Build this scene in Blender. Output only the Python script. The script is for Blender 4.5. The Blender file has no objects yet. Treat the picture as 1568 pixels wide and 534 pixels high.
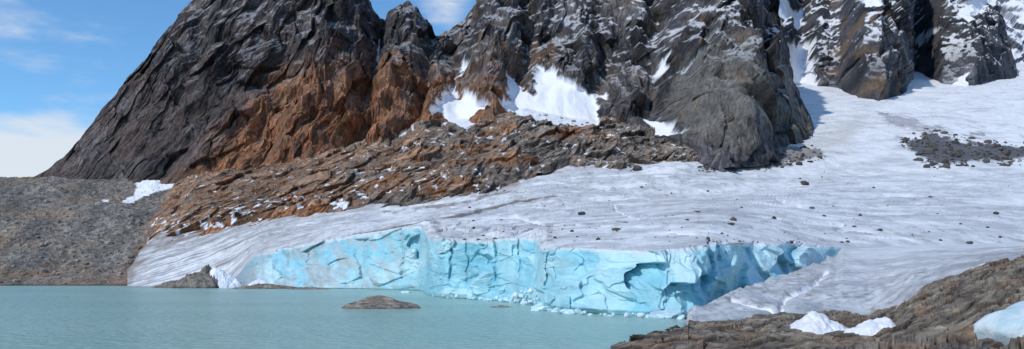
import bpy, math, bmesh, numpy as np
from mathutils import Vector
rng = np.random.default_rng(7)

# ---------------------------------------------------------------- survey helpers
F, CX, H0, HC = 1200.0, 784.0, 418.0, 6.0     # bearing scale, centre bearing, horizon, eye height
def W(u, v, d):
    u, v, d = np.broadcast_arrays(np.asarray(u, float), np.asarray(v, float), np.asarray(d, float))
    return np.stack([(u-CX)/F*d, d, HC+(H0-v)/F*d], -1)

# ---------------------------------------------------------------- noise
_p = np.random.default_rng(3).permutation(256); PERM = np.concatenate([_p, _p, _p]).astype(np.int32)
_g = np.random.default_rng(5).normal(size=(256, 3)); _g = (_g/np.linalg.norm(_g, axis=1)[:, None]).astype(np.float32)
GX, GY, GZ = [np.ascontiguousarray(_g[:, i]) for i in range(3)]
f32 = np.float32
def pn(x, y, z):
    x, y, z = [np.asarray(a, dtype=f32) for a in np.broadcast_arrays(x, y, z)]
    X, Y, Z = np.floor(x), np.floor(y), np.floor(z)
    xf, yf, zf = x-X, y-Y, z-Z
    X, Y, Z = [a.astype(np.int32) & 255 for a in (X, Y, Z)]
    fu, fv, fw = [t*t*t*(t*(t*6-15)+10) for t in (xf, yf, zf)]
    A = [PERM[X+i] for i in (0, 1)]; B = {(i, j): PERM[A[i]+Y+j] for i in (0, 1) for j in (0, 1)}
    def g(i, j, k):
        h = PERM[B[i, j]+Z+k]
        return GX[h]*(xf-i)+GY[h]*(yf-j)+GZ[h]*(zf-k)
    def L(a, b, t): return a+(b-a)*t
    return f32(1.6)*L(L(L(g(0,0,0), g(1,0,0), fu), L(g(0,1,0), g(1,1,0), fu), fv),
             L(L(g(0,0,1), g(1,0,1), fu), L(g(0,1,1), g(1,1,1), fu), fv), fw)
def fbm(x, y, z, o=4, seed=0, ridged=False, gain=0.5):
    s, a, t = 0., 1., 0.
    for i in range(o):
        n = pn(x+17.3*i+seed*7.7, y+5.1*i+seed*3.3, z+9.2*i+seed*1.9)
        if ridged: n = 1-2*np.abs(n)
        s = s+f32(a)*n; t += a; a *= gain
        x, y, z = x*2.03, y*2.03, z*2.03
    return s/f32(t)
def facet(x, y, z, seed=0, tilt=0.8):
    """angular broken-rock noise: every Voronoi cell is its own tilted plane"""
    x, y, z = [np.asarray(a, dtype=f32) for a in np.broadcast_arrays(x, y, z)]
    X, Y, Z = np.floor(x-.5), np.floor(y-.5), np.floor(z-.5)
    best = np.full(x.shape, 9e9, f32); sec = best.copy(); val = np.zeros(x.shape, f32); rnd = val.copy()
    for i in (0, 1):
        for j in (0, 1):
            for k in (0, 1):
                cx, cy, cz = X+i, Y+j, Z+k
                h = PERM[PERM[PERM[(cx.astype(np.int32)+seed*13) & 255]+(cy.astype(np.int32) & 255)]+(cz.astype(np.int32) & 255)]
                h2 = PERM[h+37]; r = h2.astype(f32)/f32(255.)
                dx, dy, dz = x-(cx+f32(.5)+GX[h]*f32(.38)), y-(cy+f32(.5)+GY[h]*f32(.38)), z-(cz+f32(.5)+GZ[h]*f32(.38))
                dd = dx*dx+dy*dy+dz*dz
                vv = (r-f32(.5))+f32(tilt)*(dx*GX[h2]+dz*GZ[h2])
                m = dd < best
                sec = np.where(m, best, np.minimum(sec, dd))
                val = np.where(m, vv, val); rnd = np.where(m, r, rnd); best = np.where(m, dd, best)
    return val, np.sqrt(sec)-np.sqrt(best), rnd
def ss(a, b, x):
    t = np.clip((x-a)/(b-a), 0, 1); return t*t*(3-2*t)
def I(x, pts):
    p = np.array(pts, float); return np.interp(x, p[:, 0], p[:, 1])
def mix(a, b, t):
    return np.asarray(a)*(1-t[..., None])+np.asarray(b)*t[..., None]
def polysd(U, V, poly):
    """signed distance, positive inside"""
    poly = np.array(poly, float); n = len(poly)
    d = np.full(U.shape, 9e9); ins = np.zeros(U.shape, bool)
    for i in range(n):
        a, b = poly[i], poly[(i+1) % n]; e = b-a
        t = np.clip(((U-a[0])*e[0]+(V-a[1])*e[1])/(e@e+1e-9), 0, 1)
        d = np.minimum(d, (U-a[0]-t*e[0])**2+(V-a[1]-t*e[1])**2)
        c = ((a[1] > V) != (b[1] > V))
        xx = e[0]*(V-a[1])/(e[1] if abs(e[1]) > 1e-9 else 1e-9)+a[0]
        ins ^= c & (U < xx)
    d = np.sqrt(d)
    return np.where(ins, d, -d)
def linesd(U, V, pts):
    d = np.full(U.shape, 9e9)
    for a, b in zip(pts[:-1], pts[1:]):
        a = np.array(a, float); b = np.array(b, float); e = b-a
        t = np.clip(((U-a[0])*e[0]+(V-a[1])*e[1])/(e@e+1e-9), 0, 1)
        d = np.minimum(d, (U-a[0]-t*e[0])**2+(V-a[1]-t*e[1])**2)
    return np.sqrt(d)

# ---------------------------------------------------------------- mesh helpers
def link(ob):
    bpy.context.scene.collection.objects.link(ob); return ob
def raw_mesh(name, co, faces, col, mat, smooth=False):
    me = bpy.data.meshes.new(name); nf, k = faces.shape
    me.vertices.add(len(co)); me.vertices.foreach_set("co", np.ascontiguousarray(co, dtype=np.float32).ravel())
    me.loops.add(nf*k); me.loops.foreach_set("vertex_index", faces.astype(np.int32).ravel())
    me.polygons.add(nf); me.polygons.foreach_set("loop_start", (np.arange(nf)*k).astype(np.int32))
    me.update(calc_edges=True)
    me.polygons.foreach_set("use_smooth", np.full(nf, smooth))
    ca = me.color_attributes.new("Col", 'FLOAT_COLOR', 'POINT')
    rgba = np.ones((len(co), 4), np.float32); rgba[:, :3] = np.clip(col, 0.002, .95)
    ca.data.foreach_set("color", rgba.ravel())
    me.materials.append(mat)
    return link(bpy.data.objects.new(name, me))
def grid_mesh(name, P, col, mat, smooth=False):
    R, C = P.shape[:2]; idx = np.arange(R*C).reshape(R, C)
    f = np.stack([idx[:-1, :-1], idx[:-1, 1:], idx[1:, 1:], idx[1:, :-1]], -1).reshape(-1, 4)
    return raw_mesh(name, P.reshape(-1, 3), f, col.reshape(-1, 3), mat, smooth)
def loft(us, curves, rows):
    Vs, Ds = [], []
    for i in range(len(curves)-1):
        (v0, d0), (v1, d1) = curves[i], curves[i+1]
        t = np.linspace(0, 1, rows[i], endpoint=(i == len(curves)-2))[:, None]
        Vs.append(v0*(1-t)+v1*t); Ds.append(1/((1/d0)*(1-t)+(1/d1)*t))
    V = np.concatenate(Vs); D = np.concatenate(Ds)
    return np.broadcast_to(us, V.shape).copy(), V, D
def cols(u0, u1, n, f=None, k=.6):
    uu = np.linspace(u0, u1, 6000)
    w = np.ones_like(uu)
    if f is not None: w = w+k*np.abs(np.gradient(f(uu), uu))
    c = np.concatenate([[0], np.cumsum((w[1:]+w[:-1])/2)]); c /= c[-1]
    return np.interp(np.linspace(0, 1, n), c, uu)
def normals(P):
    a = np.gradient(P, axis=1); b = np.gradient(P, axis=0)
    n = np.cross(a, b); return n/(np.linalg.norm(n, axis=-1, keepdims=True)+1e-9)
def smooth2(A, n=2):
    for _ in range(n):
        A = A.copy()
        A[1:-1] = (A[:-2]+2*A[1:-1]+A[2:])/4; A[:, 1:-1] = (A[:, :-2]+2*A[:, 1:-1]+A[:, 2:])/4
    return A

# ---------------------------------------------------------------- materials
def material(name, rough=.9, nscale=1., namp=.35, bscale=1., bdist=.3, bstr=.6, spec=.3, stretch=(1,1,1), snowmask=False):
    m = bpy.data.materials.new(name); m.use_nodes = True; nt = m.node_tree; N = nt.nodes; Lk = nt.links
    b = N['Principled BSDF']; b.inputs['Roughness'].default_value = rough
    b.inputs['Specular IOR Level'].default_value = spec
    at = N.new('ShaderNodeAttribute'); at.attribute_name = 'Col'
    tc = N.new('ShaderNodeTexCoord'); mp = N.new('ShaderNodeMapping'); mp.inputs['Scale'].default_value = stretch
    Lk.new(tc.outputs['Object'], mp.inputs[0])
    n1 = N.new('ShaderNodeTexNoise'); n1.inputs['Scale'].default_value = nscale; n1.inputs['Detail'].default_value = 6
    n1.inputs['Roughness'].default_value = .65
    Lk.new(mp.outputs[0], n1.inputs['Vector'])
    mr = N.new('ShaderNodeMapRange'); mr.inputs[1].default_value = .3; mr.inputs[2].default_value = .7
    mr.inputs[3].default_value = 1-namp; mr.inputs[4].default_value = 1+namp
    Lk.new(n1.outputs['Fac'], mr.inputs[0])
    vm = N.new('ShaderNodeVectorMath'); vm.operation = 'SCALE'
    n2 = N.new('ShaderNodeTexNoise'); n2.inputs['Scale'].default_value = bscale; n2.inputs['Detail'].default_value = 8
    n2.inputs['Roughness'].default_value = .7
    Lk.new(mp.outputs[0], n2.inputs['Vector'])
    bp = N.new('ShaderNodeBump'); bp.inputs['Distance'].default_value = bdist; bp.inputs['Strength'].default_value = bstr
    fac = mr.outputs[0]
    if snowmask:   # snow lying on the rock is smooth and evenly white
        sm = N.new('ShaderNodeMapRange'); sm.inputs[1].default_value = .4; sm.inputs[2].default_value = .7; Lk.new(at.outputs['Fac'], sm.inputs[0])
        mf = N.new('ShaderNodeMix'); mf.data_type = 'FLOAT'; Lk.new(sm.outputs[0], mf.inputs[0]); Lk.new(fac, mf.inputs[2]); mf.inputs[3].default_value = 1.0
        fac = mf.outputs[0]
        ms = N.new('ShaderNodeMix'); ms.data_type = 'FLOAT'; Lk.new(sm.outputs[0], ms.inputs[0]); ms.inputs[2].default_value = bstr; ms.inputs[3].default_value = .2
        Lk.new(ms.outputs[0], bp.inputs['Strength'])
    Lk.new(at.outputs['Color'], vm.inputs[0]); Lk.new(fac, vm.inputs['Scale'])
    Lk.new(vm.outputs[0], b.inputs['Base Color'])
    Lk.new(n2.outputs['Fac'], bp.inputs['Height']); Lk.new(bp.outputs[0], b.inputs['Normal'])
    return m
M_ROCK = material('mountain_rock', nscale=.5, namp=.55, bscale=.4, bdist=1.5, bstr=.85, stretch=(1, 1, .6), snowmask=True)
M_BED = material('bedrock', nscale=.5, namp=.45, bscale=.4, bdist=1.1, bstr=.8, snowmask=True)
M_SCREE = material('scree', nscale=.6, namp=.5, bscale=.6, bdist=.9, bstr=.9, snowmask=True)
M_SNOW = material('glacier_snow', rough=.7, nscale=.3, namp=.12, bscale=.5, bdist=.5, bstr=.75, stretch=(.6, 1, 1))
M_ICE = material('blue_ice', rough=.5, nscale=.35, namp=.12, bscale=.5, bdist=.45, bstr=.65, spec=.4, stretch=(1, 1, .7))
M_SLAB = material('slab_rock', nscale=1.5, namp=.4, bscale=1.6, bdist=.22, bstr=.9, stretch=(.6, 1, 1))
M_STONE = material('stone', nscale=1., namp=.4, bscale=2, bdist=.15, bstr=.8)

# ================================================================ glacier surface (shared by everything that rests on it)
C = [(180,440),(200,425),(215,400),(240,376),(300,354),(370,338),(440,325),(560,312),(640,303),(720,292),(790,280),(820,262),(870,250),(960,257),(1060,243),(1110,238),(1150,232),(1200,214),(1246,196)]
CB = [(1130,150),(1232,128),(1250,132),(1280,134),(1310,148),(1340,154),(1390,142),(1399,110),(1412,114),(1440,128),(1480,132),(1560,118),(1620,110),(1800,100)]
LIP = [(195,438.4),(300,438.8),(340,437),(362,424),(378,402),(392,390),(440,379),(500,367),(560,357),(620,349),(644,346),(650,352),(656,365),(700,367),(740,369),(762,366),(800,364),(822,363),(826,372),(832,380),(860,379),(900,380),(950,383),(1000,384),(1040,380),(1078,376),(1088,371),(1150,372),(1220,374),(1290,379),(1400,376),(1568,371),(1800,366)]
WB = [(195,439.4),(390,441),(560,442.5),(640,445),(649,447),(657,453),(680,456.5),(740,459),(790,463),(820,467),(832,473),(870,479),(950,483),(1050,487),(1082,485),(1094,477),(1160,475),(1290,462)]
_ug = np.arange(100, 1901, 1.)
def gsm(vals, s):
    k = np.exp(-.5*(np.arange(-3*s, 3*s+1)/s)**2); k /= k.sum()
    return np.convolve(np.pad(vals, 3*s, mode='edge'), k, 'valid')
NV = gsm(I(_ug, [(195,438.4),(340,437),(370,415),(392,392),(440,379),(500,367),(560,362),(640,366),(700,366),(822,366),(860,378),(1000,384),(1085,373),(1290,379),(1400,376),(1568,371),(1800,366)]), 14)
ND = gsm(I(_ug, [(195,347),(340,340),(392,332),(440,335),(500,325),(560,300),(640,207),(700,189),(740,182),(822,154),(860,126),(1000,111),(1085,115),(1150,132),(1290,167),(1400,178),(1568,200),(1800,215)]), 14)
MVg = gsm(I(_ug, [(195,431),(215,415),(300,385),(370,362),(440,348),(650,327),(850,315),(1060,300),(1285,280),(1568,268),(1800,262)]), 25)
MDg = gsm(I(_ug, [(195,360),(215,368),(300,385),(440,390),(650,392),(850,375),(1060,380),(1285,415),(1568,450),(1800,470)]), 25)
LIP1 = gsm(np.array([I(_ug, LIP)[max(0, i-16):i+17].min() for i in range(len(_ug))]), 6)-3
def Dsurf(u, v):
    g_ = lambda a: np.interp(u, _ug, a)
    m, d, nv, nd = g_(MVg), g_(MDg), g_(NV), g_(ND); nv = np.maximum(nv, m+4)
    t = (m-v)/(m-100.); up = (1-t)/d+t/1150.
    s = (v-m)/(nv-m); lo = (1-s)/d+s/nd
    return 1/np.where(v < m, up, np.maximum(lo, up))

# ================================================================ MOUNTAIN (main massif)
SKY = [(30,282),(62,266),(80,256),(100,240),(125,215),(150,180),(180,145),(200,115),(215,100),(235,75),(250,60),(270,35),(285,12),(300,-4),
       (340,-45),(400,-80),(470,-95),(530,-50),(555,-14),(565,2),(578,20),(586,26),(594,18),(610,12),(628,6),(640,14),(650,30),(661,38),(666,52),(690,48),(708,40),(722,20),(736,-2),
       (760,-45),(820,-110),(920,-150),(1050,-140),(1130,-90),(1170,-20),(1185,40),(1200,85),(1212,130),(1234,165),(1246,196),(1250,215)]
BASE = [(30,305),(62,295),(310,300),(400,295),(500,280),(600,262),(650,240),(750,235),(800,220),(870,230),(920,236),(1000,256),(1060,272),(1150,262),(1200,240),(1250,226)]
DB = [(30,680),(62,660),(310,590),(500,590),(650,590),(920,580),(1060,475),(1110,462),(1150,470),(1200,505),(1250,560)]
DT = [(30,690),(62,670),(200,700),(400,760),(580,740),(660,720),(800,790),(1050,720),(1180,650),(1250,585)]
us = cols(30, 1250, 1220, lambda u: I(u, SKY), .5)
jag = fbm(us/26, us*0, us*0+3, 5, 1)*9*I(us, [(30,.1),(120,.7),(1100,1),(1246,.3)])
sk = I(us, SKY)+jag; bs = I(us, BASE); sk = np.minimum(sk, bs-3)
skc = np.maximum(sk, -70)
db, dt = I(us, DB), I(us, DT)
U, V, D = loft(us, [(bs, db), (skc, dt), (skc+60, dt+150)], [370, 10])
T = (V-sk)/(bs-sk+1e-6)
P = W(U, V, D)
x, y, z = P[..., 0], P[..., 1], P[..., 2]
sn = np.zeros_like(V)
j1, j2 = fbm(x/7,y/9,z/7,4,41), fbm(x/7,y/9,z/7,4,42)
MP = [[(650,188),(670,162),(688,138),(698,130),(704,150),(724,150),(726,166),(750,168),(749,184),(714,202),(686,196)],
             [(766,170),(782,152),(774,118),(792,122),(802,132),(812,150),(820,148),(818,106),(836,108),(862,128),(890,140),(908,152),(918,182),(912,202),(860,198),(815,188)],
             [(985,180),(1008,182),(1030,205),(1048,218),(1010,212)], [(1032,128),(1050,118),(1072,112),(1060,122),(1036,132)], [(700,120),(712,96),(718,90),(712,120)],[(905,148),(925,144),(930,152),(912,156)],
             [(1000,108),(1020,96),(1024,104),(1006,116)]]
for poly in MP: sn = np.maximum(sn, ss(-1.5, 1.5, polysd(U+j1*14, V+j2*10, poly)))
flat = smooth2(sn, 4)
k = I(U, [(60,.75),(450,.5),(620,.15),(800,.05),(1000,-.12),(1250,-.25)])
a = x-k*z+fbm(x/60, y/60, z/60, 3, 9)*18
big = fbm(a/48, y/200, z/90, 3, 2, True)
med = fbm(a/17, y/60, z/40, 4, 4, True, .55)
fc, fe, fr = facet(a/20, y/60, z/34, 1, 1.3); fc2, fe2, fr2 = facet((a+.3*z)/7.5, y/30, z/12, 5, 1.1); fc3, fe3, fr3 = facet(a/2.6, y/12, z/4.5, 6, 1.1)
vary = np.clip(.45+1.4*fbm(x/35, y/60, z/35, 3, 77), .05, 1.25)
gul = 0
for (u0, v0, u1, v1, w, g) in [(586,20,545,215,14,20),(666,45,632,180,12,18),(690,30,700,150,10,10),(1003,-60,1000,140,18,11),(1000,140,960,190,14,8),
        (815,-30,795,130,14,12),(850,-60,835,110,10,6),(480,-30,400,200,18,8),(330,20,250,230,22,6),(1160,40,1190,215,12,8),(915,-20,925,170,10,6)]:
    t = np.clip((V-v0)/(v1-v0), 0, 1); uc = u0+(u1-u0)*t+fbm(V/30, V*0, V*0, 3, u0)*30
    gul = gul+g*np.exp(-((U-uc)/w)**2)*ss(-60, 10, v1+40-V)
for (u0, v0, u1, v1, w, g) in [(630,0,590,180,18,14),(760,-20,745,150,26,14),(880,-20,880,120,24,7),(1100,-60,1110,200,60,22),(1060,100,1070,220,22,10),(960,-20,965,170,16,6),(540,-40,470,180,26,10)]:
    t = np.clip((V-v0)/(v1-v0), 0, 1); uc = u0+(u1-u0)*t+fbm(V/30, V*0, V*0, 3, u0)*30
    gul = gul-g*np.exp(-((U-uc)/w)**2)
amp = I(U, [(30,.15),(120,.4),(300,.65),(500,.85),(600,1),(1150,1.0),(1215,.6),(1250,.2)])
disp = (big*14+med*5.5*(.4+.6*vary)+(fc*10*(.5+.5*vary)+fc2*3.0*vary+fc3*1.0*vary)*(1-flat))*amp-gul
disp = disp*(1-.7*flat)
low = ss(1.0, .80, T)
P[..., 1] += -.92*disp*(1-.5*ss(.12, 0, T)); P[..., 2] += .38*disp*(1-.5*ss(.12, 0, T))*low
P[..., 0] += (fc*3+fc2*1.)*amp*(1-flat)
n = normals(P); nz = smooth2(n[..., 2], 1)
st = fbm(a/6, y/30, z/20, 5, 21, gain=.62)*.5+.5; pt = fbm(x/45, y/50, z/35, 5, 22, gain=.6)*.5+.5; sp = fbm(x/3, y/9, z/3, 3, 122)*.5+.5
stri = fbm(a/2.4, y/30, z/22, 4, 23, True)*.5+.5
c = mix((.020,.018,.022), (.092,.083,.083), ss(.25, .8, st))
c = mix(c, (.085,.052,.043), .8*ss(700, 350, U)*ss(.3, .65, pt)*ss(.15,.55,st))
c = mix(c, (.034,.040,.056), .55*ss(660, 800, U)*ss(.6, .35, pt))
c = mix(c, (.15,.135,.12), ss(.50, .70, pt)*ss(.3,.6,st)*ss(560,800,U)*.6)
c = mix(c, (.19,.178,.17), ss(.70, .92, stri)*.45)
c = mix(c, (.175,.167,.158), ss(.60, .80, fbm(a/12, y/30, z/14, 5, 24, gain=.6)*.5+.5)*ss(500,750,U)*.5)
lv_ = np.clip(1+1.2*fbm(a/40, y/60, z/70, 3, 123), .5, 1.65)
c = c*lv_[..., None]*(.72+.56*fr[..., None])*(.82+.36*fr2[..., None])*(.82+.36*fr3[..., None])*(1-.42*(1-ss(0, .08, fe)))[..., None]*(1-.25*(1-ss(0, .13, fe2))*np.clip(vary,0,1))[..., None]*(.7+.6*sp[..., None])
w1, w2 = fbm(x/25, y/25, z/25, 4, 31), fbm(x/25, y/25, z/25, 4, 32)
wu = U+w1*44; wv = V+w2*38
rust = ss(-70, 20, polysd(wu, wv, [(290,320),(350,255),(410,185),(450,150),(560,135),(650,142),(700,165),(760,175),(800,190),(800,300)]))
rust2 = ss(-12, 10, polysd(wu, wv, [(700,205),(690,160),(740,110),(790,80),(830,60),(850,100),(800,150),(790,210)]))*.6
rustn = fbm(a/5, y/12, z/12, 4, 33, gain=.62)*.5+.5
rc = mix((.31,.115,.046), (.10,.05,.037), ss(.38, .68, rustn)); rc = mix(rc, (.40,.23,.11), ss(.66, .88, stri)*.5); rc = rc*(.65+.7*fr2[..., None])
patch = ss(.36, .56, fbm(a/16, y/30, z/20, 4, 133, gain=.6)*.5+.5)
c = mix(c, rc, np.clip(rust*(.15+.3*patch+1.1*ss(.28,.58,rustn)*(.45+.55*patch)), 0, .93)); c = mix(c, (.18,.10,.06), rust2*ss(.35,.65,rustn))
och = ss(.58, .74, fbm(a/14, y/30, z/24, 4, 35)*.5+.5)*ss(560, 700, U)
c = mix(c, (.22,.145,.08), och*.5)
tan = ss(-14, 14, polysd(wu, wv, [(1030,130),(1100,110),(1180,130),(1240,190),(1240,225),(1040,235),(1000,180)]))
c = mix(c, (.17,.16,.14), tan*.7*ss(.2, .6, st))
dust = ss(.50, .68, nz+fbm(x/5, y/9, z/5, 4, 43)*.34)*ss(210, 20, V)*(I(U, [(60,.0),(230,.3),(600,.3),(800,.6),(1050,.9),(1250,1)]))
sn = np.maximum(sn, dust*.75)
sn = np.maximum(sn, ss(2.2, .8, linesd(U+j1*5, V, [(578,42),(577,68),(573,98)])))
c = mix(c, (.82,.835,.865), sn)
grid_mesh('mountain', P, c, M_ROCK)

# ================================================================ MOUNTAIN (right, behind)
SKY2 = [(1130,-70),(1250,-90),(1400,-80),(1480,-50),(1505,-8),(1522,10),(1532,42),(1545,74),(1555,102),(1558,122),(1566,150)]
us = cols(1130, 1566, 520, lambda u: I(u, SKY2), .5)
cb = I(us, CB); dcb = Dsurf(us, cb)
bs = cb+18; sk = np.minimum(I(us, SKY2)+fbm(us/20, us*0, us*0, 4, 2)*5, bs-3)
U, V, D = loft(us, [(bs, dcb-8), (sk, dcb+I(us, [(1130,200),(1480,190),(1560,10)])), (sk+50, us*0+1400)], [260, 8])
P = W(U, V, D); x, y, z = P[..., 0], P[..., 1], P[..., 2]
sn0 = np.zeros_like(V); j1, j2 = fbm(x/10,y/9,z/10,4,41), fbm(x/10,y/9,z/10,4,42)
for poly in [[(1194,86),(1210,70),(1226,60),(1246,68),(1238,88),(1246,106),(1242,126),(1264,138),(1266,168),(1225,165),(1210,112)],
             [(1172,12),(1196,4),(1234,10),(1228,34),(1196,40),(1176,32)], [(1456,32),(1480,4),(1510,-6),(1520,8),(1492,28),(1472,50)], [(1140,0),(1165,0),(1172,80),(1150,80)],[(1455,128),(1475,120),(1487,142),(1460,142)],[(1300,20),(1330,10),(1345,22),(1320,34)],[(1400,60),(1425,48),(1432,56),(1408,74)]]:
    sn0 = np.maximum(sn0, ss(-1.5, 1.5, polysd(U+j1*12, V+j2*9, poly)))
flat = smooth2(sn0, 3)
a = x+.15*z+fbm(x/90, y/90, z/90, 3, 9)*24
fc, fe, fr = facet(a/24, y/90, z/36, 2, 1.); fc2, fe2, fr2 = facet(a/9, y/40, z/14, 6, 1.1); fc3, fe3, fr3 = facet(a/3.5, y/12, z/6, 8, 1.1)
vary = np.clip(.6+1.3*fbm(x/60, y/60, z/60, 3, 77), .2, 1.25)
amp = I(U, [(1130,1),(1480,1),(1562,.2)])
wb_ = fbm(z/60, z*0, z*0, 3, 7)*18
gul = 16*np.exp(-((U-1225)/14)**2)+9*np.exp(-((U+wb_-1395)/16)**2)-12*np.exp(-((U+wb_-1320)/40)**2)-8*np.exp(-((U+wb_-1470)/34)**2)+9*np.exp(-((U+wb_-1270)/12)**2)
low = .15+.85*ss(0, 45, bs-V)
disp = ((fbm(a/60, y/200, z/70, 4, 2, True)*11+fbm(a/22, y/60, z/34, 4, 4, True)*8)+(fc*8+fc2*5*vary+fc3*2*vary)*(1-flat))*amp*(1-.5*flat)-gul
disp = disp*low
P = P+np.array([0, -.92, .38])*disp[..., None]; P[..., 0] += fc*3*amp*low
nz = smooth2(normals(P)[..., 2], 1)
st = fbm(a/10, y/30, z/30, 5, 21, gain=.62)*.5+.5
lv_ = np.clip(1+1.1*fbm(a/60, y/90, z/90, 3, 123), .55, 1.6)
c = mix((.032,.036,.048), (.12,.12,.13), ss(.3, .75, st))*lv_[..., None]*(.8+.4*fr[..., None])*(.8+.4*fr2[..., None])*(.75+.25*ss(0, .12, fe))[..., None]
c = mix(c, (.23,.15,.085), ss(.52,.68,fbm(a/20, y/60, z/40, 4, 35)*.5+.5)*.55*ss(1150,1260,U)*ss(1440,1300,U))
sn = ss(.42, .60, nz+fbm(x/8, y/9, z/8, 4, 43)*.36)*ss(170, 40, V)*.88
c = mix(c, (.80,.82,.86), np.maximum(sn, sn0))
grid_mesh('mountain', P, c, M_ROCK)

# ================================================================ snowy ridge farther right
us = np.linspace(1450, 1800, 220)
bs = us*0+135; sk = I(us, [(1450,-30),(1540,-45),(1600,-70),(1800,-120)])+fbm(us/20, us*0, us*0, 4, 6)*6
U, V, D = loft(us, [(bs, us*0+1350), (sk, us*0+1750), (sk+50, us*0+2000)], [140, 8])
P = W(U, V, D); x, y, z = P[..., 0], P[..., 1], P[..., 2]
fc, fe, fr = facet(x/30, y/90, z/50, 2)
P = P+np.array([0, -.92, .38])*((fbm(x/80, y/200, z/120, 5, 12, True)*30+fc*16))[..., None]
nz = normals(P)[..., 2]
c = mix((.09,.095,.115), (.17,.17,.19), fr); sn = ss(.35, .6, nz+fbm(x/14, y/14, z/14, 4, 13)*.4)
c = mix(c, (.74,.77,.84), sn)
grid_mesh('mountain', P, c, M_ROCK)

# ================================================================ SCREE SLOPE
us = np.linspace(-450, 360, 620)
U, V, D = loft(us, [(us*0+446, us*0+364), (us*0+437.3, us*0+372), (us*0+352, us*0+470),
                    (I(us, [(-500,255),(-100,264),(0,269),(60,268),(200,272),(360,266)])+fbm(us/30, us*0, us*0, 4, 8)*2.5, us*0+640), (us*0+300, us*0+800)], [8, 130, 130, 8])
P = W(U, V, D); x, y, z = P[..., 0], P[..., 1], P[..., 2]
shore = ss(0, 10, z)
fc, fe, fr = facet(x/2.6, y/2.6, z/2.6, 3)
P[..., 2] += (fbm(x/60, y/60, z*0, 4, 14)*8+fbm(x/12, y/12, z*0, 4, 15)*1.6+fc*.5)*(shore+.12)
c = mix((.15,.138,.12), (.28,.255,.22), ss(.3, .7, fbm(x/8, y/12, z/8, 5, 16, gain=.65)*.5+.5))
c = mix(c, (.25,.18,.12), ss(.42,.7,fbm(x/50, y/50, z/20, 4, 17)*.5+.5)*.8)
c = mix(c, (.10,.098,.09), ss(.48,.64,fbm((x+.3*y)/14, y/70, z/40, 4, 117)*.5+.5)*.65)
c = c*(.65+.7*fr[..., None])
c = mix(c, (.30,.145,.07), .75*ss(-24, 24, polysd(U, V, [(180,440),(235,350),(320,265),(380,265),(380,440)])))
c = mix(c, (.27,.16,.10), .6*ss(.4,.6,fbm(x/20,y/20,z/5,3,18)*.5+.5)*ss(12,3,z))
c = mix(c, (.06,.055,.05), ss(1.2, .2, z)*.7)
sn = np.zeros_like(V); j1, j2 = fbm(x/6,y/9,z/6,4,41), fbm(x/6,y/9,z/6,4,42)
for poly in [[(184,312),(206,294),(210,272),(240,270),(268,264),(305,270),(284,282),(266,290),(240,294),(222,299),(200,313)], [(150,308),(160,300),(166,312)]]:
    sn = np.maximum(sn, ss(-1, 1, polysd(U+j1*8, V+j2*4, poly)))
c = mix(c, (.82,.835,.865), sn)
SCREE = (U, V, P.copy()); SCM = sn > .1; grid_mesh('scree_slope', P, c, M_SCREE)

# ================================================================ BEDROCK OUTCROP (rusty band)
us = cols(200, 1130, 960)
cv = I(us, C); cd = Dsurf(us, cv)
tv = I(us, [(200,300),(300,275),(400,262),(500,240),(600,222),(650,195),(750,188),(800,172),(870,186),(920,192),(1000,214),(1060,232),(1130,236)])
td = I(us, [(200,680),(260,630),(300,590),(500,590),(650,580),(800,590),(920,575),(1060,485),(1130,475)])
hide = I(us, [(200,45),(235,22),(262,0)])
mv = cv*.55+tv*.45; md = 1/((.62/cd)+(.38/td))-I(us, [(200,-30),(300,0),(450,10),(600,12),(800,14),(900,12),(1000,2),(1130,0)])
U, V, D = loft(us, [(cv+22, cd-8+hide), (cv, cd+hide), (mv, md+hide), (tv, td), (tv-10, td+60)], [20, 110, 110, 8])
P = W(U, V, D); x, y, z = P[..., 0], P[..., 1], P[..., 2]
sn = np.zeros_like(V); j1, j2 = fbm(x/6,y/9,z/6,4,41), fbm(x/6,y/9,z/6,4,42)
polys = [[(650,188),(672,164),(722,150),(750,168),(749,184),(714,202),(686,196)], [(766,170),(800,150),(906,150),(918,182),(914,202),(860,198),(815,188)],
         [(520,222),(534,215),(542,228),(528,229)], [(556,216),(568,214),(576,222),(564,224)], [(676,270),(686,272),(682,286)], [(985,182),(1010,190),(1038,214),(1018,214)],[(490,226),(500,224),(502,229)],[(590,262),(600,258),(598,268)]]
for poly in polys: sn = np.maximum(sn, ss(-1.2, 1.2, polysd(U+j1*9, V+j2*7, poly)))
flat = smooth2(sn, 3)
a = x-.8*z+fbm(x/40,y/40,z/40,3,38)*8
vary = np.clip(.55+1.3*fbm(x/28, y/40, z/20, 3, 77), .15, 1.2)
fc, fe, fr = facet(a/13, y/60, z/14, 4, 1.1); fc2, fe2, fr2 = facet(a/4.5, y/20, z/5.5, 8, 1.1); fc3, fe3, fr3 = facet(a/1.8, y/9, z/2.2, 12, 1.1)
disp = fbm(a/38, y/90, z/45, 4, 18, True)*6+fbm(a/11, y/40, z/16, 4, 19, True)*1.8+(fc*3.6+(fc2*2+fc3*.8)*vary)*(1-flat)
am = I(U, [(200,.5),(320,.75),(980,1),(1130,.4)])*(1-.6*flat)
P = P+np.array([.1, -.75, .65])*(disp*am)[..., None]
nz = smooth2(normals(P)[..., 2], 1)
rn = fbm(a/7, y/14, z/10, 5, 33, gain=.62)*.5+.5; stri = fbm(a/2.4, y/14, z/9, 4, 39, True)*.5+.5
c = mix((.33,.125,.05), (.115,.06,.042), ss(.38, .68, rn)); c = mix(c, (.40,.25,.13), ss(.66, .88, stri)*.5)
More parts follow.
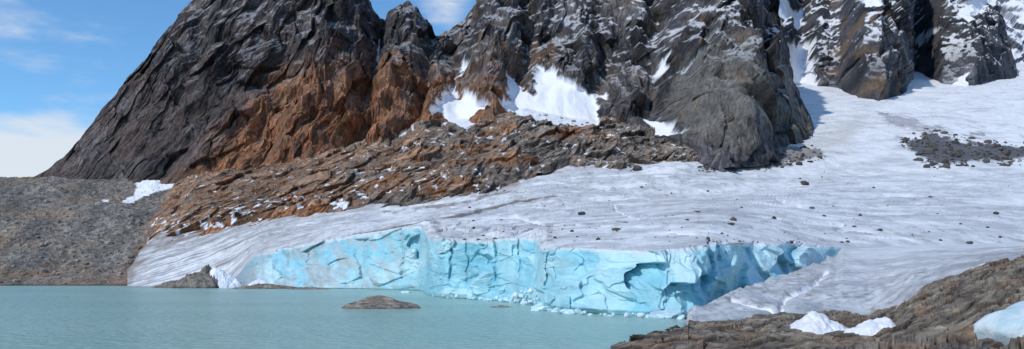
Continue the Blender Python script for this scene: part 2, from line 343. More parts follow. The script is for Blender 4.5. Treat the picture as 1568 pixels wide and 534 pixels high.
grey = ss(.40, .56, fbm(x/30, y/45, z/16, 5, 34, gain=.62)*.5+.5+I(U, [(250,-.10),(450,-.17),(620,-.07),(760,0),(950,.07),(1100,.3)]))
gc = mix((.075,.069,.062), (.25,.225,.195), ss(.3,.7,fbm(a/4, y/9, z/6, 4, 36)*.5+.5))
c = mix(c, gc, grey*.85)
c = mix(c, (.31,.27,.21), ss(.55,.75,nz+fbm(x/9,y/9,z/9,3,37)*.2)*.35)
c = c*(.74+.44*fr[..., None])*(.8+.4*fr2[..., None])*(.8+.4*fr3[..., None])*(.66+.34*ss(0, .12, fe))[..., None]*(.78+.22*ss(0, .14, fe2))[..., None]
lowb = ss(40, 4, cv-V)*ss(-20, 4, cv-V)
spots = fbm(x/5, y/5, z/5, 4, 45)+.25*fbm(x/30,y/30,z/30,2,46)
sn = np.maximum(sn, ss(.30, .40, spots+lowb*I(U,[(200,.25),(360,.16),(600,.08),(1000,.1)])+.06*(nz-.5)-.05))
c = mix(c, (.81,.825,.855), sn)
BED = (U, V, P.copy()); grid_mesh('bedrock_outcrop', P, c, M_BED)

# ================================================================ ICE CLIFF + GLACIER
usc = cols(195, 1290, 1150, lambda u: I(u, WB)*1.5, 1.2)
usr = np.linspace(1290, 1800, 320)[1:]
lnz = fbm(usc/9, usc*0, usc*0, 4, 3)*2.2*ss(340, 420, usc)*ss(1290, 1240, usc)      # ragged rim
lip0 = I(usc, LIP); lipv = lip0+lnz; wbv = I(usc, WB)
wd = HC*F/(wbv-H0); lipd = np.maximum(Dsurf(usc, lip0), wd+1.)
U, V, D = loft(usc, [(wbv+4, wd+1.5), (wbv-1.0, wd+.6), (lipv, lipd)], [8, 190])
P = W(U, V, D); x, y, z = P[..., 0].copy(), P[..., 1].copy(), P[..., 2].copy()
T = np.clip((wbv-V)/np.maximum(wbv-lipv, 1), 0, 1)
warp = fbm(x/12, y/12, z/6, 3, 50)*4.5
S = np.sqrt(wd/115.)  # wall farther away carries larger blocks
al = x*.92+y*.55
fc, fe, fr = facet((al+warp)/(6*S), z*0+.5, (z-.45*x)/(7*S), 3, 1.8)
fc2, fe2, fr2 = facet((al+warp)/(2.6*S), z*0+.5, (z+.3*x)/(3.6*S), 7, 1.6)
fc3, fe3, fr3 = facet((al+warp)/(1.2*S), z*0+.5, (z-.2*x)/(1.8*S), 11, 1.4)
big = fbm(al/(12*S), y/80, z/30, 3, 52)
am = ss(340, 420, usc)*ss(1290, 1250, usc)*S*I(usc, [(195,.4),(560,.5),(650,1),(1290,1)])
crk = 0
for uc, w, g in [(655,2.5,2.0),(690,1.8,1.4),(716,1.3,.8),(757,2,1.2),(795,1.6,1.),(838,1.6,1.2),(1022,1.2,.6),(1086,2.6,2.2),(560,3,1.),(615,2.2,1.4)]:
    crk = crk+g*np.exp(-((U-uc-fbm(z/3, z*0, z*0, 3, uc)*7)/w)**2)*ss(.0, .6, T)
disp = smooth2(fc*2.0+fc2*.7, 3)+smooth2(fc3*.28, 1)+big*2.6+fbm(al/3, y/9, z/2, 4, 53)*.4
disp = disp*am-crk
disp = disp*(.35+.65*ss(0, .15, T))-1.2*ss(.10, .0, T)*am/S
P[..., 1] -= disp; P[..., 0] += (smooth2(fc, 6)*.4)*am
ctop = P[-1].copy()
tl = fbm(x/7, y/14, z/4, 5, 61)*.5+.5; tv_ = fbm((al+warp)/(2.2*S), y/40, z/6, 4, 67)*.5+.5
c = mix((.40,.69,.755), (.25,.58,.69), ss(.3, .7, tl))
c = mix(c, (.64,.83,.87), ss(.5, .95, fr)*.6); c = mix(c, (.19,.52,.64), ss(.4, .05, fr)*.5)
c = mix(c, (.66,.83,.87), ss(.55, .8, tv_)*.4)
c = mix(c, (.15,.45,.57), np.clip(crk*.45, 0, .6))
lay = np.abs(pn(x/30, y/60, (z+.12*x+fbm(x/20, y/20, z/20, 3, 63)*2.2)/1.5))
c = mix(c, (.68,.80,.83), ss(.08, .0, lay)*.22)
dirtw = ss(700, 560, U)*.8+ss(1180,1285,U)*.3+.10
dstr = ss(.38, .66, fbm((x+.7*z)/(3.4*S), y/60, z/8, 5, 64)*.5+.5)
c = mix(c, (.41,.49,.50), dirtw*dstr)
c = mix(c, (.28,.25,.21), .75*ss(600,400,U)*ss(.50,.70,fbm((x+.8*z)/7,y/60,z/9,5,66)*.5+.5))
c = mix(c, (.68,.72,.74), ss(.92, .985, T+fbm(x/2, y/20, z*0, 3, 65)*.05)*.8)
c = mix(c, (.26,.26,.25), ss(430, 340, U)*.85); c = mix(c, (.14,.26,.28), ss(.04, .0, T)*.8)
grid_mesh('ice_cliff', P, c, M_ICE)

us = np.concatenate([usc, usr]); nc = len(usc)
lv = np.concatenate([lipv, I(usr, LIP)]); lnzf = np.concatenate([lnz, usr*0]); l1 = np.minimum(np.interp(us, _ug, LIP1), lv-2); ld = Dsurf(us, lv-lnzf)
tv = np.where(us < 1000, I(us, C)-16, I(us, [(1000,235),(1222,112),(1300,100),(1800,94)])); tv = np.minimum(tv, l1-4)
t0 = np.linspace(0, 1, 40, endpoint=False)[:, None]; t1 = np.linspace(0, 1, 310)[:, None]
V = np.concatenate([lv*(1-t0)+l1*t0, l1*(1-t1)+tv*t1]); U = np.broadcast_to(us, V.shape).copy()
Rr = (lv-V)   # angular distance from the lip
D = Dsurf(U, V-lnzf*np.exp(-Rr/5.))
P = W(U, V, D); x, y, z = P[..., 0].copy(), P[..., 1].copy(), P[..., 2].copy()
steep = gsm(np.abs(np.gradient(lv-lnzf, us)), 4); calm = 1-ss(.25, .9, steep)*ss(l1-1, l1+1, V)
P[..., 2] += (fbm(x/60, y/60, z*0, 4, 70)*2.8+fbm(x/14, y/14, z*0, 4, 71)*1.0)*ss(0, 8, Rr)*ss(130, 300, D)*calm
P[..., 2] += (fbm(x/14, y/7, z*0, 4, 72, True)*.5+fbm(x/4, y/3, z*0, 3, 73)*.25)*ss(0, 6, Rr)*calm
ser = ss(-8, 10, polysd(U, V, [(660,364),(690,345),(770,345),(860,352),(860,362),(760,366)]))
f1, f2, f3 = facet(x/4., y/12, z*0+.5, 9); P[..., 2] += ser*(f1*1.4)*ss(0, 4, Rr)*calm
chan = [[(540,360),(585,352),(640,341),(720,327),(790,313),(852,302)], [(1190,305),(1250,318),(1330,322)], [(880,345),(960,350),(1060,346)], [(1080,352),(1180,350),(1330,356),(1420,372)], [(940,320),(975,335)], [(1130,330),(1290,345)], [(1350,300),(1470,305)],[(700,340),(790,336),(860,345)],[(900,362),(1000,358),(1080,362)]]
jx, jy = fbm(x/12,y/12,z*0,3,80), fbm(x/9,y/9,z*0,3,90)
cr = 0
for ch in chan: cr = np.maximum(cr, ss(1.8, .3, linesd(U+jx*6, V+jy*3, ch)))
cvn = np.abs(pn((x+.2*y)/22+jx*.7, (y-.15*x)/7+jy*.5, z*0+3.3)); cvm = ss(.02, .0, cvn)*ss(.1,.4,pn(x/50,y/50,z*0+8))*ss(650,750,U)*ss(200,260,V)
q = (y+.28*x+fbm(x/110, y/110, z*0, 3, 180)*60+jx*2)/13.; arc = ss(.07, .0, np.abs(q-np.floor(q)-.5))*ss(-.05,.25,fbm(x/45,y/30,z*0,3,181))*ss(600,760,U)
P[..., 2] -= (cr*.6+cvm*.4+arc*.35)*ss(0, 4, Rr)*calm
pad = ctop-P[0, :nc]
wgt = np.exp(-Rr/1.2); wgt[0] = 1
P[:, :nc] += pad[None]*wgt[:, :nc, None]
# keep the rim from overhanging where the wall is recessed
rows = np.arange(len(V))[:, None]
P[:60, :nc, 1] = np.maximum(P[:60, :nc, 1], P[0, :nc, 1][None]+.06*rows[:60])
snf = ss(330, 180, V-.06*(U-1300))*ss(1000, 1250, U)
g1 = fbm(x/45, y/45, z*0, 5, 74)*.5+.5; g2 = fbm((x+y*.3)/26, (y-.25*x)/9, z*0, 5, 75)*.5+.5; g3 = fbm(x/2.5, y/4, z*0, 4, 76)*.5+.5
g4 = fbm(x/9, y/14, z*0, 5, 175, gain=.62)*.5+.5
c = mix((.77,.785,.80), (.61,.625,.64), ss(.35, .7, g1)*.8)
c = mix(c, (.45,.46,.475), ss(.46, .66, g2)*.68*(1-snf*.6))
c = mix(c, (.42,.425,.43), ss(.46, .64, g4)*.55*(1-snf*.7))
c = mix(c, (.26,.255,.25), ss(.54, .70, g3)*.62*(1-snf)*ss(.3,.6,g1))
c = mix(c, (.86,.875,.89), snf*.8*ss(.75,.4,g2))
c = mix(c, (.90,.91,.915), ss(.58,.68,fbm(x/24, y/9, z*0, 4, 77)*.5+.5)*.6)
c = mix(c, (.34,.39,.43), np.maximum(cvm*.5, arc*.5))
lf = ss(600, 330, U)
fl = fbm((x*.55-y)/1.9, (x+y*.4)/55, z*0, 5, 78)*.5+.5
c = mix(c, (.27,.255,.235), lf*ss(.42, .66, fl)*.85); c = mix(c, (.74,.75,.77), lf*ss(.42,.30,fl)*.5)
c = mix(c, (.15,.135,.125), ss(2.4, .8, linesd(U, V+jy*3, chan[0]))*.92)
c = mix(c, (.90,.91,.92), ss(1.5,.4,np.minimum.reduce([linesd(U, V+jy*5, ch) for ch in chan[1:]]))*.7)
cg = I(us, C)
ed = ss(16, 0, V-cg)*ss(1000,800,U)*ss(.35,.6,fbm(x/10,y/14,z*0,4,81)*.5+.5)
c = mix(c, (.22,.16,.12), ed*.75)
for ln in [[(590,327),(640,322),(700,314),(780,290)],[(330,348),(420,333),(470,330)]]:
    c = mix(c, (.22,.18,.15), ss(4,1,linesd(U+jx*8, V+jy*6, ln))*ss(.4,.6,g4)*.8)
w7a, w7b = fbm(x/7, y/9, z*0, 4, 82), fbm(x/7, y/9, z*0, 4, 83)
mor = [([(1385,216),(1425,206),(1475,220),(1570,229),(1700,226),(1700,246),(1560,245),(1440,254),(1405,240)], (.06,.06,.065), 14),
       ([(1070,262),(1110,242),(1170,226),(1250,230),(1262,240),(1180,256),(1120,262)], (.17,.16,.15), 14),
       ([(1340,170),(1400,185),(1440,200),(1420,206),(1360,190)], (.42,.42,.44), 16)]
for poly, cc, am_ in mor:
    m_ = ss(-2, 2, polysd(U+w7a*am_, V+w7b*am_*.6, poly))*ss(.2, .5, fbm(x/3, y/4, z*0, 3, 84)*.5+.5+.2)
    c = mix(c, cc, m_*.92); P[..., 2] += m_*1.2*f3
dr = ss(.12,.28,fbm(x/12,y/30,z*0,5,85))*ss(-30,30,polysd(U,V,[(1340,170),(1480,190),(1600,215),(1600,260),(1440,262),(1370,215)]))
c = mix(c, (.12,.12,.125), dr*.8)
c = mix(c, (.48,.45,.40), ss(-14,14,polysd(U+jx*20,V+jy*14,[(1195,222),(1300,190),(1330,165),(1300,225),(1230,240)]))*.4)
GL = (U, V, P.copy()); grid_mesh('glacier', P, c, M_SNOW, True)

# ================================================================ GLACIER TONGUE (right foreground)
K = [(1048,489),(1054,494),(1062,498),(1120,494),(1200,489),(1260,492),(1330,496),(1370,481),(1400,461),(1450,438),(1510,416),(1568,401),(1700,380),(1800,372)]
KD = [(1048,91),(1060,88),(1120,90),(1200,93),(1260,94),(1330,92),(1370,88),(1400,85),(1510,88),(1568,90),(1800,105)]
SS_ = [(1048,487),(1054,476),(1065,467),(1085,460),(1110,452),(1150,437),(1190,424),(1220,413),(1262,399),(1280,390),(1290,379)]
SD = [(1048,92),(1065,94),(1110,101),(1150,110),(1220,130),(1270,150),(1290,float(ld[nc-1]))]
nt_ = 380
ust = np.concatenate([cols(1048, 1290, nt_, lambda u: I(u, SS_), 1), usr])
kv, kd = I(ust, K), I(ust, KD)
sv = np.concatenate([I(ust[:nt_], SS_), lv[nc:]]); sdp = np.concatenate([I(ust[:nt_], SD), ld[nc:]])
bv = kv*.68+sv*.32; bd = kd+2.2+.08*(sdp-kd)
bkv = np.where(ust < 1289, sv+26, sv+10); bkd = sdp+np.where(ust < 1289, 9, 6)
U, V, D = loft(ust, [(kv+5, kd+.5), (bv, bd), (sv, sdp), (bkv, bkd)], [50, 140, 24])
P = W(U, V, D); x, y, z = P[..., 0].copy(), P[..., 1].copy(), P[..., 2].copy()
Rr = np.arange(len(V))[:, None]; keep = np.where(ust < 1285, 1, np.clip((190-Rr)/40., 0, 1))
P[..., 2] += (fbm(x/9, y/9, z*0, 4, 90)*.9+fbm(x/2.5, y/2.5, z, 3, 91)*.28)*keep*ss(0, 20, Rr)
jx, jy = fbm(x/3,y/3,z*0,3,92), fbm(x/3,y/3,z*0,3,93)
for ch, g in [([(1262,420),(1240,440),(1205,452),(1196,462),(1202,482)], .7), ([(1120,458),(1150,466),(1180,472),(1200,488)], .5), ([(1330,440),(1420,425),(1500,400)], .3)]:
    P[..., 2] -= g*np.exp(-(linesd(U+jx*8, V+jy*5, ch)/4)**2)
g1 = fbm(x/12, y/12, z*0, 5, 94)*.5+.5; g2 = fbm((x+.4*y)/6, (y-.6*x)/1.6, z, 5, 95)*.5+.5; g3 = fbm(x/.8, y/1.2, z, 4, 96)*.5+.5
c = mix((.60,.615,.635), (.40,.41,.425), ss(.35, .7, g1)); c = mix(c, (.29,.29,.29), ss(.44, .68, g2)*.65); c = mix(c, (.18,.17,.16), ss(.54, .71, g3)*.6)
far = ss(bv-5, sv, V)*ss(1230, 1330, U)
c = mix(c, mix((.74,.755,.77), (.52,.53,.545), ss(.40,.70,g1)), far*.85)
c = mix(c, (.40,.47,.50), ss(bv-8, bv+8, V)*.5*ss(1360, 1250, U)); c = mix(c, (.20,.18,.16), ss(kv-4, kv, V)*.5+0*V)
wsn = np.zeros_like(V)
for ch, w in [([(1268,416),(1240,438),(1205,452),(1196,462),(1202,482)], 4), ([(1120,458),(1150,466),(1180,472),(1200,490),(1240,486)], 4)]:
    wsn = np.maximum(wsn, ss(w, w*.4, linesd(U+jx*12, V+jy*8, ch)))
c = mix(c, (.90,.91,.92), wsn)
TG = (U, V, P.copy()); grid_mesh('glacier', P, c, M_SNOW, True)

# ================================================================ FOREGROUND ROCK SLAB
us = np.linspace(935, 1800, 700)
tvv = np.where(us < 1055, I(us, [(935,532),(965,524),(985,518),(1010,510),(1035,504),(1055,499)]), I(us, K)-7)
tdd = np.where(us < 1055, I(us, [(935,64),(965,67),(1010,76),(1055,87)]), I(us, KD)+3)
U, V, D = loft(us, [(us*0+660, I(us, [(935,33),(1200,27),(1800,16)])), (us*0+542, I(us, [(935,60),(965,59),(1000,57),(1200,52),(1400,46),(1568,40),(1800,36)])), (tvv, tdd), (tvv+8, tdd+8)], [50, 240, 14])
P = W(U, V, D); x, y, z = P[..., 0].copy(), P[..., 1].copy(), P[..., 2].copy()
wx, wy = fbm(x/6,y/6,z*0,3,120)*1.6, fbm(x/6,y/6,z*0,3,121)*1.
rx = x*.9+y*.45+wx; ry = y*.9-x*.45+wy
fc, fe, fr = facet(rx/5.5, ry/2.4, z*0+.5, 5, .9); fc2, fe2, fr2 = facet(rx/1.8, ry/.8, z*0+.5, 9, .9); fc3, fe3, fr3 = facet(rx/.6, ry/.35, z*0+.5, 14, .9)
am = I(U, [(935,.2),(970,.65),(1100,.9),(1400,1.25),(1800,1.3)])
P[..., 2] += (fbm(rx/12, ry/5, z*0, 4, 97)*1.2+fc*.6+fc2*.18+fc3*.06+fbm(rx/3, ry/1, z*0, 4, 98)*.18+.2)*am
P[..., 2] -= (ss(.08,.0,fe)*.35+ss(.08,0,fe2)*.08)*am
rn = fbm(rx/3, ry/1.1, z, 5, 99, gain=.6)*.5+.5
c = mix((.10,.085,.068), (.275,.23,.18), ss(.3, .7, rn)); c = mix(c, (.21,.125,.072), ss(.46,.70,fbm(x/4,y/4,z,4,100)*.5+.5)*.65)
c = mix(c, (.35,.30,.24), ss(.58,.7,fbm(x/2,y/2,z,4,101)*.5+.5)*.45)
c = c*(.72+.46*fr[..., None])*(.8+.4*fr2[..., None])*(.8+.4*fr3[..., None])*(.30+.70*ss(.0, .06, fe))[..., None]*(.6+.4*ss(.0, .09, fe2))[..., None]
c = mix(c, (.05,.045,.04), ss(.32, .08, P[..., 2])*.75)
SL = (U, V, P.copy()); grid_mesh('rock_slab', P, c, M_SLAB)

# ================================================================ LAKE
def water():
    m = bpy.data.materials.new('glacial_water'); m.use_nodes = True; nt = m.node_tree; N = nt.nodes; Lk = nt.links
    b = N['Principled BSDF']; b.inputs['Roughness'].default_value = .22; b.inputs['IOR'].default_value = 1.33
    tc = N.new('ShaderNodeTexCoord'); mp = N.new('ShaderNodeMapping'); mp.inputs['Scale'].default_value = (.5, 1, 1); Lk.new(tc.outputs['Object'], mp.inputs[0])
    n0 = N.new('ShaderNodeTexNoise'); n0.inputs['Scale'].default_value = .03; n0.inputs['Detail'].default_value = 4; Lk.new(mp.outputs[0], n0.inputs['Vector'])
    cr = N.new('ShaderNodeValToRGB'); cr.color_ramp.elements[0].position = .35; cr.color_ramp.elements[0].color = (.31,.525,.475,1)
    cr.color_ramp.elements[1].position = .7; cr.color_ramp.elements[1].color = (.39,.585,.53,1)
    Lk.new(n0.outputs['Fac'], cr.inputs[0]); Lk.new(cr.outputs[0], b.inputs['Base Color'])
    n1 = N.new('ShaderNodeTexNoise'); n1.inputs['Scale'].default_value = 1.0; n1.inputs['Detail'].default_value = 6; n1.inputs['Roughness'].default_value = .62; Lk.new(mp.outputs[0], n1.inputs['Vector'])
    bp = N.new('ShaderNodeBump'); bp.inputs['Distance'].default_value = 1.1; bp.inputs['Strength'].default_value = 1.0
    Lk.new(n1.outputs['Fac'], bp.inputs['Height']); Lk.new(bp.outputs[0], b.inputs['Normal'])
    return m
me = bpy.data.meshes.new('lake'); me.from_pydata([(-900,-60,0),(500,-60,0),(500,480,0),(-900,480,0)], [], [(0,1,2,3)]); me.materials.append(water()); link(bpy.data.objects.new('lake', me))
me = bpy.data.meshes.new('ground'); me.from_pydata([(-9000,-3000,-8),(9000,-3000,-8),(9000,9000,-8),(-9000,9000,-8)], [], [(0,1,2,3)])
gm = bpy.data.materials.new('ground'); gm.use_nodes = True; gm.node_tree.nodes['Principled BSDF'].inputs['Base Color'].default_value = (.15,.14,.12,1); me.materials.append(gm); link(bpy.data.objects.new('ground', me))

# ================================================================ stones, ice chunks
def ico(sub):
    bm = bmesh.new(); bmesh.ops.create_icosphere(bm, subdivisions=sub, radius=1)
    v = np.array([q.co[:] for q in bm.verts]); f = np.array([[q.index for q in p.verts] for p in bm.faces]); bm.free(); return v, f
ICO = {s: ico(s) for s in (1, 2, 4)}
def chunk(seed, sub=2, planes=9, cut=.62, rough=.12):
    r = np.random.default_rng(seed); v, f = ICO[sub]; v = v.copy()
    for _ in range(planes):
        nn = r.normal(size=3); nn /= np.linalg.norm(nn); c_ = r.uniform(cut, .92)
        dd = v@nn; v -= np.where(dd > c_, dd-c_, 0)[:, None]*nn
    v *= (1+rough*fbm(v[:, 0]*1.5+seed, v[:, 1]*1.5, v[:, 2]*1.5, 4, seed % 50))[:, None]
    return v, f
def at(sheet, u, v):
    U_, V_, P_ = sheet; i = np.argmin((U_-u)**2+(V_-v)**2); return P_.reshape(-1, 3)[i]
def scatter(name, pts, sizes, colf, mat, sub=1, flat=.7):
    var = [chunk(100+i, sub) for i in range(14)]; vs, fs, cs = [], [], []; o = 0
    for p, s in zip(pts, sizes):
        v, f = var[rng.integers(14)]; th = rng.uniform(0, 6.28); ct, st_ = math.cos(th), math.sin(th)
        sc = s*np.array([rng.uniform(.7, 1.3), rng.uniform(.7, 1.2), flat*rng.uniform(.6, 1.2)]); q = v*sc
        q = np.stack([q[:, 0]*ct-q[:, 1]*st_, q[:, 0]*st_+q[:, 1]*ct, q[:, 2]], -1)+p+np.array([0, 0, s*flat*.25])
        vs.append(q); fs.append(f+o); o += len(v); cs.append(np.tile(colf(), (len(v), 1)))
    return raw_mesh(name, np.concatenate(vs), np.concatenate(fs), np.concatenate(cs), mat)
def pick(sheet, n, test):
    U_, V_, P_ = [q.reshape(-1, q.shape[-1]) if q.ndim == 3 else q.ravel() for q in sheet]
    w = np.where(test(U_, V_))[0]; return P_[rng.choice(w, n)]
g = lambda a, b: (lambda: np.array([1, .92, .82])*rng.uniform(a, b))
scm = SCM.ravel()
pts = pick(SCREE, 3000, lambda U_, V_: (U_ > -150) & (V_ > 275) & (V_ < 437) & (U_ < 330) & ~scm); scatter('scree_boulders', pts, .3+rng.pareto(2.8, len(pts)).clip(0, 5)*.45, g(.15, .38), M_STONE)
pts = pick(GL, 700, lambda U_, V_: (V_ < 372) & (V_ > 255) & (U_ > 700)); scatter('glacier_stones', pts, .10+rng.pareto(2.5, len(pts)).clip(0, 4)*.2, g(.05, .12), M_STONE)
pts = pick(GL, 900, lambda U_, V_: (polysd(U_, V_, mor[0][0]) > -8) | ((polysd(U_, V_, mor[1][0]) > -4) & (rng.random(U_.shape) < .5))); scatter('moraine_debris', pts, .6+rng.pareto(2.5, len(pts)).clip(0, 3)*.8, g(.05, .12), M_STONE)
pts = pick(BED, 700, lambda U_, V_: (U_ > 260) & (U_ < 1100)); scatter('bedrock_boulders', pts, .4+rng.pareto(2.5, len(pts)).clip(0, 3)*.6, lambda: np.array([1, .75, .55])*rng.uniform(.12, .30), M_STONE)

def solid(name, centre, size, seed, colA, colB, mat, sub=4, planes=11, cut=.55, rough=.15, rot=0, skew=0, smooth=False):
    v, f = chunk(seed, sub, planes, cut, rough); d = fbm(v[:, 0]*3, v[:, 1]*3, v[:, 2]*5, 4, seed % 40+3); v = v*(1+.07*d)[:, None]
    v[:, 0] += skew*v[:, 2]
    ct, st_ = math.cos(rot), math.sin(rot); q = v*np.array(size); q = np.stack([q[:, 0]*ct-q[:, 1]*st_, q[:, 0]*st_+q[:, 1]*ct, q[:, 2]], -1)
    t = ss(-.3, .4, fbm(v[:, 0]*4, v[:, 1]*4, v[:, 2]*4, 4, seed % 30)); c_ = np.asarray(colA)*(1-t[:, None])+np.asarray(colB)*t[:, None]
    ob = raw_mesh(name, q, f, c_, mat, smooth); ob.location = centre; return ob
def mound(name, centre, lx, ly, hz, seed, colA, colB, mat, peak=0., jag=.35, snow=None, pw=1.6, n=110):
    """low rock or snow mound rising out of the water / ground, as a height surface"""
    a_, b_ = np.meshgrid(np.linspace(-1.15, 1.15, n), np.linspace(-1.15, 1.15, int(n*.6)))
    w_ = fbm(a_*2+seed, b_*2, a_*0, 4, seed % 30)*.28; ap = np.where(a_ < peak, (a_-peak)/(1+peak), (a_-peak)/(1-peak))
    r = np.sqrt(ap**2+b_**2)+w_
    h = np.where(r < 1, (1-np.clip(r, 0, 1))**(1/pw)*(1-.25*r), -(r-1)*1.2)
    fv, fe_, fr_ = facet(a_*4+seed, b_*2.4, a_*0+.5, seed % 17, 1.1)
    h = h+(fv*.28+fbm(a_*6, b_*6, a_*0+seed, 4, 5)*.22)*jag*np.clip(1.2-r, 0, 1)*1.3
    Q = np.stack([a_*lx, b_*ly, h*hz], -1); t = ss(-.4, .4, fbm(a_*5, b_*5, h*6+seed, 4, 9))
    cc = mix(colA, colB, t)
    if snow is None: cc = mix(cc*(.75+.5*fr_[..., None]), (.045,.04,.035), ss(.16, .03, h)*.75)
    ob = grid_mesh(name, Q, cc, mat, snow is not None); ob.location = centre; return ob
def wpt(u, v):
    d = HC*F/(v-H0); return W(u, v, d)
for i, (u, v, s, st_) in enumerate([(891,329,7,0),(1485,381,6,1),(1348,356,4.5,1),(1525,332,5,1),(1232,283,8,1),(1425,305,4,1),(1440,370,3,1),(1512,352,3,1),(1420,258,6,1),(1298,372,3.5,1),(975,262,9,1),(1105,362,3,1),(1470,348,2.5,1)]):
    p = at(GL, u, v); r = s*p[1]/F
    solid('boulder', p+np.array([0, 0, r*.35]), (r, r*.8, r*.62), 200+i, (.045,.045,.045), (.13,.12,.11), M_STONE, sub=2, cut=.6)
RA, RB = (.15,.13,.11), (.34,.29,.235)
p = wpt(580, 472.5); mound('island_rock', p+np.array([0, 3, -.05]), 6.8, 3.8, 2.3, 3, RA, RB, M_SLAB, peak=-.1)
p = wpt(768, 470.5); mound('island_rock', p+np.array([0, 1, -.08]), 2.4, 1.2, .42, 4, RA, RB, M_SLAB)
SA, SB_ = (.13,.115,.10), (.30,.26,.21)
p = wpt(298, 441); mound('shore_rock', p+np.array([0, 6, -.2]), 11.5, 9, 8.2, 5, SA, SB_, M_BED, peak=.2, jag=.7)
p = wpt(260, 440.5); mound('shore_rock', p+np.array([0, 4, -.2]), 9, 6, 3.2, 6, SA, SB_, M_BED, jag=.6)
p = wpt(405, 442); mound('shore_rock', p+np.array([0, 2, -.2]), 14, 4, 2.2, 7, SA, SB_, M_BED, jag=.6)
p = wpt(470, 443); mound('shore_rock', p+np.array([0, 2, -.2]), 9, 3, 1.2, 8, SA, SB_, M_BED, jag=.6)
p = wpt(342, 440.6); mound('snow_patch', p+np.array([0, 1, .2]), 8.5, 6, 8.5, 9, (.76,.78,.84), (.84,.86,.90), M_SNOW, peak=-.5, jag=.25, snow=1)
p = wpt(398, 441); mound('snow_patch', p+np.array([0, 4, 1]), 6, 5, 2.6, 10, (.76,.78,.84), (.84,.86,.90), M_SNOW, peak=-.3, jag=.25, snow=1)
ICE1, ICE2 = (.46,.72,.79), (.78,.86,.89)
for i, (u, v, sx, sz) in enumerate([(826,476,19,7),(868,481,16,7),(884,480,9,6),(850,478,6,3),(905,483,7,3),(620,448.5,9,3),(1020,488,26,13),(1000,489,12,8),(1046,489,9,6),(934,485,5,3)]):
    p = wpt(u, v); m_ = p[1]/F; solid('ice_block', p+np.array([0, sx*m_*.7, sz*m_*.2]), (sx*m_, sx*m_*.7, sz*m_), 400+i, ICE1, ICE2, M_ICE, sub=4, cut=.5, rough=.25)
pts, sz = [], []
for _ in range(130):
    if rng.random() < .5: u = rng.normal(812, 24); top = 34*max(0, 1-abs(u-815)/42)
    else: u = rng.uniform(660, 1075); top = 5
    u = min(max(u, 655), 1075); b0 = float(I(u, WB)); hh = rng.uniform(0, 1)**1.5*top; d = HC*F/(b0-H0)-1.5-rng.uniform(0, 2)+hh*.05
    pts.append([(u-CX)/F*d, d, hh/F*d*.9]); sz.append((.18+.7*rng.random()**2)*(d/150))
cI = lambda: np.asarray(ICE1)+(np.asarray(ICE2)-np.asarray(ICE1))*rng.random()*.8
scatter('ice_debris', np.array(pts), sz, cI, M_ICE, sub=2, flat=.9)
for i, (u, v, sx, sy, hz, pk) in enumerate([(1262,508,52,34,52,-.2),(1344,514,44,28,48,.45),(1226,512,22,9,10,0)]):
    p = at(SL, u, v); m_ = p[1]/F; mound('snow_patch', p+np.array([0, 1.2, -.2]), sx*m_, sy*m_*1.5, hz*m_*.75, 20+i, (.74,.76,.81), (.86,.88,.91), M_SNOW, peak=pk, jag=.25, snow=1)
p = W(1592, 528, 44.); solid('ice_block', p, (4.3, 2.8, 2.4), 520, (.48,.66,.72), (.76,.82,.85), M_ICE, cut=.6, rough=.2, smooth=True, rot=.2)

# ================================================================ SKY, SUN, CAMERA
to_sun = np.array([-.56, -.50, .66]); to_sun /= np.linalg.norm(to_sun)
el = math.asin(to_sun[2]); az = math.atan2(to_sun[0], to_sun[1])
w = bpy.data.worlds.new("World"); bpy.context.scene.world = w; w.use_nodes = True; nt = w.node_tree; N = nt.nodes; Lk = nt.links
sky = N.new('ShaderNodeTexSky'); sky.sky_type = 'NISHITA'; sky.sun_disc = False; sky.sun_elevation = el; sky.sun_rotation = az
sky.ozone_density = 2.0; sky.air_density = 1.0; sky.dust_density = .2; sky.altitude = 900
tint = N.new('ShaderNodeMix'); tint.data_type = 'RGBA'; tint.blend_type = 'MULTIPLY'; tint.inputs['Factor'].default_value = 1
Lk.new(sky.outputs[0], tint.inputs[6]); tint.inputs[7].default_value = (.80, 1.2, 1.42, 1)
bg = N['Background']; bg.inputs['Strength'].default_value = .125
tc = N.new('ShaderNodeTexCoord'); mp = N.new('ShaderNodeMapping'); mp.inputs['Scale'].default_value = (1.6, 1.6, 5.5); mp.inputs['Location'].default_value = (.35, .1, .2)
Lk.new(tc.outputs['Generated'], mp.inputs[0])
nz_ = N.new('ShaderNodeTexNoise'); nz_.inputs['Scale'].default_value = 1.6; nz_.inputs['Detail'].default_value = 9; nz_.inputs['Roughness'].default_value = .55; nz_.inputs['Distortion'].default_value = .3
Lk.new(mp.outputs[0], nz_.inputs['Vector'])
nzb = N.new('ShaderNodeTexNoise'); nzb.inputs['Scale'].default_value = 9; nzb.inputs['Detail'].default_value = 7; Lk.new(mp.outputs[0], nzb.inputs['Vector'])
sx = N.new('ShaderNodeSeparateXYZ'); Lk.new(tc.outputs['Generated'], sx.inputs[0])
lo = N.new('ShaderNodeMapRange'); lo.inputs[1].default_value = .135; lo.inputs[2].default_value = .185; lo.inputs[3].default_value = .34; lo.inputs[4].default_value = -.02; Lk.new(sx.outputs['Z'], lo.inputs[0])
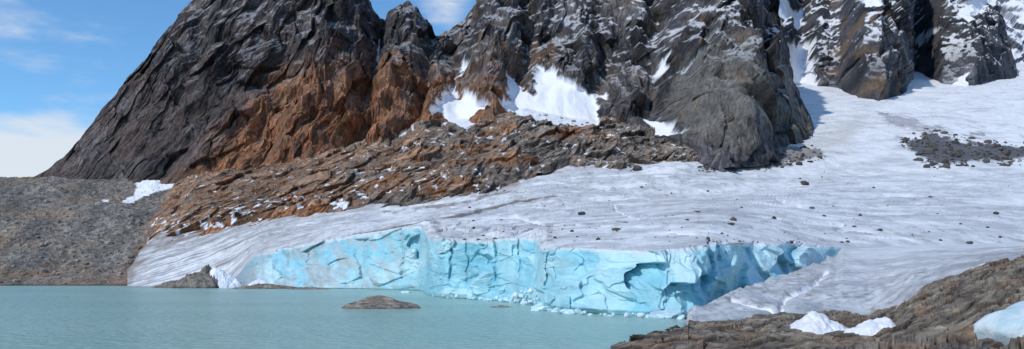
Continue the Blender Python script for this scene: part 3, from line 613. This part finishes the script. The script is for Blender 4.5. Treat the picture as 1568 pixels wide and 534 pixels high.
def math_(op, a_, b_):
    m = N.new('ShaderNodeMath'); m.operation = op
    for i, q in enumerate((a_, b_)):
        if isinstance(q, (int, float)): m.inputs[i].default_value = q
        else: Lk.new(q, m.inputs[i])
    return m.outputs[0]
cd_ = Vector((-100/F, 1, (H0-12)/F)).normalized()      # small cloud standing behind the notch
vd = N.new('ShaderNodeVectorMath'); vd.operation = 'DISTANCE'; Lk.new(tc.outputs['Generated'], vd.inputs[0]); vd.inputs[1].default_value = cd_
bl = N.new('ShaderNodeMapRange'); bl.inputs[1].default_value = .0; bl.inputs[2].default_value = .075; bl.inputs[3].default_value = .26; bl.inputs[4].default_value = 0; Lk.new(vd.outputs['Value'], bl.inputs[0])
dens = math_('ADD', math_('ADD', nz_.outputs['Fac'], lo.outputs[0]), math_('ADD', bl.outputs[0], math_('MULTIPLY', math_('SUBTRACT', nzb.outputs['Fac'], .5), .35)))
mr = N.new('ShaderNodeMapRange'); mr.interpolation_type = 'SMOOTHSTEP'; mr.inputs[1].default_value = .50; mr.inputs[2].default_value = .78; mr.inputs[4].default_value = .92; Lk.new(dens, mr.inputs[0])
mx = N.new('ShaderNodeMix'); mx.data_type = 'RGBA'; Lk.new(mr.outputs[0], mx.inputs['Factor']); Lk.new(tint.outputs[2], mx.inputs[6]); mx.inputs[7].default_value = (6.0, 6.4, 6.9, 1)
Lk.new(mx.outputs[2], bg.inputs['Color'])

sl = bpy.data.lights.new('sun', 'SUN'); sl.energy = 2.6; sl.angle = math.radians(1.5); sl.color = (1, .955, .89)
so = link(bpy.data.objects.new('sun', sl))
so.rotation_euler = Vector(to_sun).to_track_quat('Z', 'Y').to_euler(); so.location = (-200, -100, 300)
cam = bpy.data.cameras.new('camera'); cam.sensor_width = 36; cam.lens = 36*F/1568.; cam.shift_y = (H0-267)/1568.; cam.clip_end = 20000; cam.clip_start = .5
co = link(bpy.data.objects.new('camera', cam)); co.location = (0, 0, HC); co.rotation_euler = (math.pi/2, 0, 0)
bpy.context.scene.camera = co
vs = bpy.context.scene.view_settings; vs.view_transform = 'Standard'; vs.look = 'None'; vs.exposure = 0
